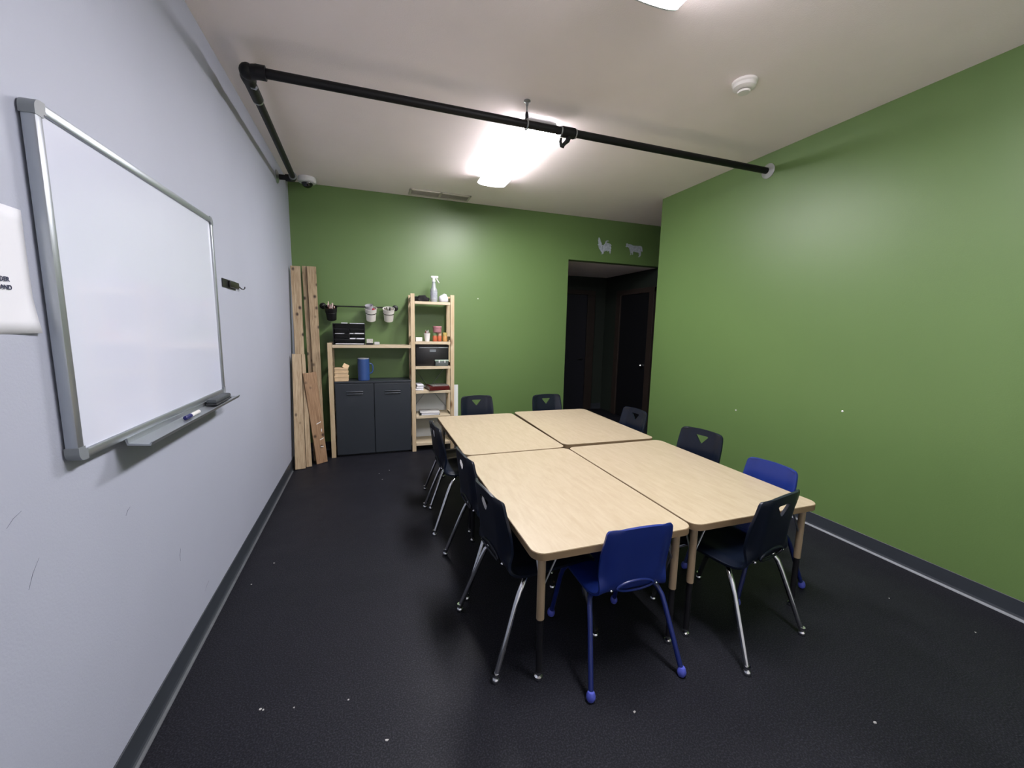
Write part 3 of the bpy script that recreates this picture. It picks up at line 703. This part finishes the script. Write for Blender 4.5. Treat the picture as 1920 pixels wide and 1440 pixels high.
MB().lathe([(0, .050), (.050, .050), (.051, .054), (.051, .070), (.048, .073), (0, .073)], 28, (1.497, 4.735, S[1]+.1015)).build('lid', mat('tub_pink_lid', 'cf9399', .45), tp, True)
# third shelf
bx_ = thing('storage_box', (1.44, 4.79, S[2]), 'black storage box with pale label holder on the tall unit', 'box')
MB().box(1.250, 1.622, 4.70, 4.92, S[2], S[2]+.215, .006).build('box_body', M_blackp, bx_, True)
MB().box(1.246, 1.626, 4.692, 4.924, S[2]+.215, S[2]+.240, .006).build('lid', M_blackp, bx_, True)
MB().box(1.285, 1.61, 4.690, 4.6945, S[2]+.206, S[2]+.214, .001).build('rim_strip', M_steel, bx_)
MB().box(1.405, 1.475, 4.697, 4.6995, S[2]+.160, S[2]+.188, .001).build('label_holder', M_plasg, bx_)
cn = thing('food_container', (1.535, 4.685, S[2]), 'small clear container with pale green lid before the black box', 'container')
MB().box(1.465, 1.610, 4.662, 4.689, S[2], S[2]+.055, .006).build('tub', mat('clear_plastic', '8f9a96', .15, trans=.5), cn, True)
MB().box(1.458, 1.617, 4.659, 4.6895, S[2]+.055, S[2]+.072, .004).build('lid', mat('pale_green_lid', 'bcd3bf', .4), cn, True)
MB().box(1.500, 1.512, 4.655, 4.660, S[2]+.040, S[2]+.070, .001).build('clip', M_white, cn)
MB().box(1.565, 1.577, 4.655, 4.660, S[2]+.040, S[2]+.070, .001).build('clip', M_white, cn)
# fourth shelf: folded papers and red folders
for k in range(3):
    p = MB().box(-.045+k*.003, .045-k*.004, -.10, .10, 0, .022, .008, Matrix.Rotation(.06*k-.05, 4, 'Z')).build('folded_paper', M_paper, None, True)
    p.location = (1.290, 4.78, S[3]+k*.0235)
    tag(p, ['lowest white folded paper on the fourth shelf', 'middle white folded paper on the fourth shelf', 'topmost white folded paper on the fourth shelf'][k], 'paper', 'white folded papers on the fourth shelf')
rf = thing('red_folder', (1.50, 4.76, S[3]), 'stack-topping dark red folder with glossy cover on the tall unit', 'folder')
Mr = Matrix.Translation((1.495, 4.775, S[3])) @ Matrix.Rotation(.12, 4, 'Z')
M_red = mat('dark_red_cover', '5e1d1c', .25)
MB().box(-.115, .115, -.118, .11, 0, .004, 0, Mr).build('lower_cover', M_red, rf)
MB().box(-.110, .113, -.112, .10, .0045, .040, .002, Mr).build('pages', mat('page_cream', 'c9bfb4', .7, stretch=(1, 1, 60), var=.2), rf)
MB().box(-.118, .118, -.121, .115, .0405, .046, .002, Mr).build('upper_cover', M_red, rf)
MB().box(-.118, .118, -.124, -.119, .002, .044, .002, Mr).build('spine', M_red, rf)
gf = thing('plastic_sleeve', (1.50, 4.77, S[3]+.047), 'shiny clear plastic sleeve lying on the red folder', 'sleeve')
MB().box(-.09, .115, -.10, .09, .0, .006, .001, Matrix.Translation((1.50, 4.775, S[3]+.0475)) @ Matrix.Rotation(.2, 4, 'Z')).build('sleeve', mat('clear_sleeve', 'a9a5a2', .1), gf)
# fifth shelf: binder
bn = thing('ring_binder', (1.39, 4.76, S[4]), 'white ring binder lying open-edged on the fifth shelf', 'binder')
Mb = Matrix.Translation((1.395, 4.78, S[4])) @ Matrix.Rotation(-.05, 4, 'Z')
MB().box(-.10, .125, -.11, .11, 0, .003, 0, Mb).build('lower_cover', mat('binder_grey', '5c6664', .5), bn)
MB().box(-.085, .115, -.105, .10, .0035, .028, .001, Mb).build('pages', M_paper, bn)
MB().box(-.10, .125, -.11, .11, .0285, .0315, 0, Mb @ Matrix.Rotation(.02, 4, 'Y')).build('upper_cover', M_white, bn)
MB().box(-.103, -.0995, -.11, .11, 0, .0315, 0, Mb).build('spine', mat('binder_grey', '5c6664', .5), bn)
# white panel leaning behind the tall shelf
pn = thing('display_board', (1.50, 4.965, 0), 'white rigid panel standing behind the tall shelf unit', 'panel')
MB().box(1.215, 1.788, 4.970, 4.982, 0, .722, .002).build('face_board', mat('panel_white', 'e2e5e3', .5, k=.9), pn)
for x in (1.215, 1.760): MB().box(x, x+.028, 4.967, 4.9845, 0, .722, .002).build('edge_strip', mat('panel_edge_white', 'e8eae9', .5, k=.9), pn)

# ------------------------------------------------------------------ wall rail with hanging cups
YW = D
rl = thing('wall_rail', (.665, YW-.05, 1.637), 'black wall rail with round end brackets above the low shelf', 'rail')
MB().tube([(.285, YW-.05, 1.637), (1.050, YW-.05, 1.637)], .0075, 12).build('bar', M_black, rl, True)
for x in (.285, 1.050):
    MB().lathe([(0, .001), (.032, .001), (.034, .005), (.028, .012), (.012, .016), (.010, .05), (0, .05)], 20, M=Matrix.Translation((x, YW, 1.637)) @ Matrix.Rotation(PI/2, 4, 'X')).build('wall_bracket', M_black, rl, True)
    MB().sphere((x, YW-.05, 1.637), .015).build('finial', M_black, rl, True)
def hung_cup(x, material, label, black=False):
    y = YW-.118; zb = 1.482; hh = .145
    TM = rot_about((x, y, zb+.092), 'X', .42)
    t = thing('hanging_cup', (x, y, zb), label, 'cup', 'cups hanging on the wall rail')
    MB().lathe([(0, 0), (.046, 0), (.049, .003), (.056, .095), (.059, .098), (.063, hh-.004), (.066, hh-.002), (.066, hh+.002), (.061, hh+.002), (.053, .09), (.046, .006), (0, .006)], 28, (x, y, zb), TM).build('cup_body', material, t, True)
    MB().tube([(x+.0585*math.cos(2*PI*k/24), y+.0585*math.sin(2*PI*k/24), zb+.092) for k in range(24)], .0028, 6, closed=True, M=TM).build('wire_ring', M_black, t, True)
    MB().tube([(x-.035, y+.048, zb+.092), (x-.035, YW-.060, zb+.13), (x-.035, YW-.060, 1.637), (x-.035, YW-.052, 1.6475), (x-.035, YW-.042, 1.645), (x-.035, YW-.0395, 1.630)], .0025, 6).build('wire_hook', M_black, t, True)
    MB().tube([(x+.035, y+.048, zb+.092), (x+.035, YW-.060, zb+.13), (x+.035, YW-.060, 1.637), (x+.035, YW-.052, 1.6475), (x+.035, YW-.042, 1.645), (x+.035, YW-.0395, 1.630)], .0025, 6).build('wire_hook', M_black, t, True)
    return t, (x, y, zb), TM
M_cup = mat('cup_white', 'e2e0da', .45, k=.85)
t, c, TM = hung_cup(.375, mat('cup_black', '0c0c0f', .45), 'black cup full of pencils hanging at the left of the wall rail')
pencils(c, .14, .042, M_pk, 16, 'red and white pencil in the black hanging cup', 'pencil', 'pencils in the black hanging cup', 8, .0045, .176, tip=mat('eraser_pink', 'ecd2cc', .6, k=.95), TM=TM)
t, c, TM = hung_cup(.782, M_cup, 'white hanging cup holding a smaller cup and red contents')
ic = thing('nested_cup', (c[0]-.016, c[1]-.004, c[2]+.09), 'small white cup tilted inside the left white hanging cup', 'cup')
MB().lathe([(0, 0), (.030, 0), (.043, .072), (.045, .073), (.041, .071), (.028, .004), (0, .004)], 24, M=TM @ Matrix.Translation((c[0]-.012, c[1]+.006, c[2]+.104)) @ Matrix.Rotation(-.10, 4, 'Y')).build('cup_body', mat('cup_lilac', 'cfcdd6', .4), ic, True)
blob('red_wrapper', mat('red_wrap', 'a5263a', .4, k=.9), tuple(TM @ Vector((c[0]+.028, c[1]-.020, c[2]+.106))), .021, .024, .040, 'crumpled red wrapper inside the left white hanging cup', 'wrapper', 9, .15)
t, c, TM = hung_cup(.972, M_cup, 'white cup with dark markers hanging at the right of the wall rail')
M_mk = [mat('marker_dark', '2b2a22', .4), mat('marker_olive', '4c5236', .4), mat('marker_brown', '40281e', .4), mat('marker_cream', 'd9d2b8', .4)]
rnd = random.Random(5)
for k in range(7):
    a = 2*PI*k/7; p0 = Vector((c[0]+.018*math.cos(a), c[1]+.018*math.sin(a), c[2]+.02)); p1 = Vector((c[0]+.042*math.cos(a+.3), c[1]+.042*math.sin(a+.3), c[2]+.135+rnd.uniform(-.01, .02)))
    p0 = TM @ p0; p1 = TM @ p1
    t = thing('marker_pen', tuple(p0), 'dark marker pen standing in the right white hanging cup', 'marker', 'markers in the right hanging cup')
    MB().tube([p0, p0+(p1-p0)*.6], .007, 8).build('barrel', M_mk[k % 3], t, True); MB().tube([p0+(p1-p0)*.6, p1], [.0078, .0065], 8).build('cap', M_mk[(k+3) % 4], t, True)

# ------------------------------------------------------------------ cedar planks leaning in the corner
def plank(b0, b1, t0, t1, th, mi, label, wrap=False):
    """front face corners: bottom left/right on the floor, top left/right; thickness goes to the rear"""
    b0, b1, t0, t1 = map(Vector, (b0, b1, t0, t1))
    org = (b0+b1)/2
    zax = ((t0+t1)/2-org); L_ = zax.length; zax.normalize()
    xax = (b1-b0); wd = xax.length; xax.normalize(); yax = zax.cross(xax).normalized(); xax = yax.cross(zax).normalized()
    o = MB()
    b = bmesh.new()
    wt = (t1-t0).length
    vs = [(-wd/2, 0, 0), (wd/2, 0, 0), (wt/2, 0, L_), (-wt/2, 0, L_)]
    f = [b.verts.new(v) for v in vs]; k = [b.verts.new((v[0], th, v[2])) for v in vs]
    b.faces.new(f); b.faces.new(k[::-1])
    for i in range(4): b.faces.new((f[i], k[i], k[(i+1) % 4], f[(i+1) % 4]))
    bmesh.ops.recalc_face_normals(b, faces=b.faces[:])
    bmesh.ops.bevel(b, geom=b.edges[:], offset=.0012, segments=1, affect='EDGES')
    o._merge(b)
    ob = o.build('cedar_plank', M_cedar[mi], None)
    ob.matrix_world = Matrix((xax, yax, zax)).transposed().to_4x4()
    ob.location = org
    zmin = min((ob.matrix_world.to_3x3() @ v.co).z for v in ob.data.vertices)
    ob.location = (org.x, org.y, -zmin+.0003)
    tag(ob, label, 'plank', 'planks leaning in the corner')
    return ob
plank((.066, 4.490, 0), (.142, 4.500, 0), (.020, 4.752, 2.017), (.108, 4.772, 2.017), .018, 0, 'tall cedar plank leaning against the grey wall, leftmost of the tall ones')
plank((.172, 4.590, 0), (.232, 4.597, 0), (.106, 4.900, 2.038), (.160, 4.906, 2.038), .018, 1, 'tall cedar plank in the middle of the tall ones')
plank((.216, 4.560, 0), (.286, 4.566, 0), (.156, 4.876, 2.036), (.243, 4.884, 2.036), .018, 1, 'tall cedar plank, rightmost of the tall ones, near the shelf')
plank((.036, 4.335, 0), (.124, 4.372, 0), (.024, 4.560, 1.128), (.106, 4.582, 1.128), .018, 0, 'short cedar plank in front, nearest the grey wall')
plank((.126, 4.398, 0), (.176, 4.418, 0), (.104, 4.606, 1.126), (.134, 4.616, 1.126), .018, 0, 'narrow short cedar plank just behind the front short one')
pl = plank((.216, 4.470, 0), (.312, 4.530, 0), (.117, 4.538, .940), (.232, 4.606, .940), .018, 2, 'reddish short plank slanting to the left with torn white tape')
for k, (xx, zz, ln, rz_) in enumerate(((.018, .42, .05, .35), (.028, .25, .045, .3), (.038, .34, .03, 1.5), (.02, .17, .03, -.2))):
    tpz = MB().box(-ln/2, ln/2, -.0008, 0, -.004, .004, 0, Matrix.Translation((xx, -.0002, zz)) @ Matrix.Rotation(-rz_, 4, 'Y')).build('tape_strip', M_white)
    tpz.parent = pl

# ------------------------------------------------------------------ metal animals above the opening
def wall_shape(name, pts, px0, px1, py0, py1, x0, x1, z1, z0, label, cat, th=.004):
    poly = [(x0+(px-px0)/(px1-px0)*(x1-x0), z1-(py-py0)/(py1-py0)*(z1-z0)) for px, py in pts]
    o = MB().prism(poly, -D+.0005, -D+.0005+th, Matrix(((1, 0, 0, 0), (0, 0, -1, 0), (0, 1, 0, 0), (0, 0, 0, 1)))).build(name, M_galv)
    c = Vector((sum(p[0] for p in poly)/len(poly), D, z0))
    o.data.transform(Matrix.Translation(-c)); o.location = c
    return tag(o, label, cat)
cow = [(1135, 455), (1150, 430), (1150, 385), (1140, 370), (1160, 360), (1185, 355), (1200, 375), (1260, 375), (1330, 405), (1420, 400), (1500, 395), (1535, 410), (1550, 470), (1560, 560), (1535, 540), (1520, 570), (1525, 630), (1510, 700), (1480, 725), (1450, 718), (1480, 690), (1475, 640), (1460, 590), (1400, 585), (1330, 575), (1325, 620), (1330, 655), (1300, 672), (1305, 630), (1285, 610), (1280, 670), (1255, 690), (1270, 640), (1255, 590), (1240, 530), (1220, 490), (1195, 455), (1160, 465)]
wall_shape('metal_cow', cow, 1138, 1549, 356, 713, 4.121, 4.395, 2.623, 2.458, 'galvanised metal cow silhouette above the dark opening', 'wall ornament')
roo = [(440, 210), (455, 200), (470, 225), (485, 260), (500, 330), (520, 350), (530, 400), (560, 410), (590, 375), (610, 330), (615, 290), (640, 265), (675, 262), (692, 285), (670, 285), (645, 300), (640, 330), (680, 335), (715, 345), (745, 365), (768, 400), (745, 400), (750, 430), (762, 480), (745, 490), (755, 540), (745, 600), (738, 640), (722, 600), (715, 560), (700, 515), (690, 560), (675, 570), (650, 550), (610, 570), (580, 590), (575, 640), (545, 662), (515, 655), (545, 630), (540, 605), (510, 585), (480, 530), (455, 495), (450, 430), (425, 410), (445, 380), (435, 300), (428, 290)]
rs = wall_shape('metal_rooster', roo, 425, 768, 219, 658, 3.683, 3.902, 2.655, 2.45, 'corrugated metal rooster silhouette above the dark opening', 'wall ornament')
for k in range(9):
    xx = 3.705+k*.0215
    zlo = [2.56, 2.50, 2.47, 2.455, 2.50, 2.51, 2.51, 2.50, 2.48][k]; zhi = [2.645, 2.61, 2.56, 2.55, 2.58, 2.59, 2.59, 2.585, 2.57][k]
    rb = MB().tube([(xx, D-.006, zlo), (xx, D-.006, zhi)], .0045, 6).build('corrugation', M_galv, None, True, origin=None)
    rb.data.transform(Matrix.Translation(-Vector(rs.location))); rb.parent = rs

# wall anchors
def anchor(loc, rot, label):
    o = MB().lathe([(0, 0), (.007, 0), (.007, .003), (.004, .005), (0, .005)], 12).build('wall_anchor', M_white, None, True)
    o.location = loc; o.rotation_euler = rot; return tag(o, label, 'anchor')
anchor((W-.0003, 2.769, .737), (0, -PI/2, 0), 'white wall anchor on the green wall above the tables')
anchor((W-.0003, 1.895, .904), (0, -PI/2, 0), 'white wall anchor on the green wall, nearer the viewer')
anchor((2.038, D-.0003, 1.787), (PI/2, 0, 0), 'white wall anchor on the back wall right of the tall shelf')

# scraps on the floor
deb = [(2.518, .81, 1.2), (1.682, 1.126, 1.2), (.786, 1.306, 1), (.816, 4.027, 1.3), (.842, 3.859, 1.3), (.914, 4.093, 1.1), (.651, 1.514, .7), (3.44, 1.261, .8), (3.544, .961, .8), (.459, 1.541, .6), (.183, 2.624, .9), (.109, 2.431, .8), (.341, 1.573, 1.2), (.352, 1.565, .9)]
for k, (x, y, s) in enumerate(deb):
    rnd = random.Random(k)
    poly = [(.006*s*rnd.uniform(.5, 1.2)*math.cos(2*PI*i/5), .006*s*rnd.uniform(.4, 1.1)*math.sin(2*PI*i/5)) for i in range(5)]
    o = MB().prism(poly, 0, .002).build('paper_scrap', mat('scrap', 'c9c9c6', .8)); o.location = (x, y, .0003)
    tag(o, 'tiny pale scrap lying on the dark floor', 'scrap', 'scraps on the floor')
# scuffs on the grey wall: thin dark streaks of dirt
for k, (y, z, ln, a) in enumerate(((1.607, .817, .035, .5), (1.931, .479, .05, 1.3), (2.163, .19, .06, .3), (1.18, .99, .05, .4), (1.21, .84, .07, .9))):
    o = MB().tube([(.0003, -ln/2, -.002), (.0003, 0, .003), (.0003, ln/2, 0)], [.0003, .0008, .0003], 5).build('scuff_mark', mat('scuff', '7d818c', .8, k=.8))
    o.location = (0, y, z); o.rotation_euler = (a, 0, 0)
    tag(o, 'short dark scuff mark low on the grey wall', 'scuff', 'scuff marks on the grey wall')

for o in bpy.data.objects:
    if '_world' in o: del o['_world']
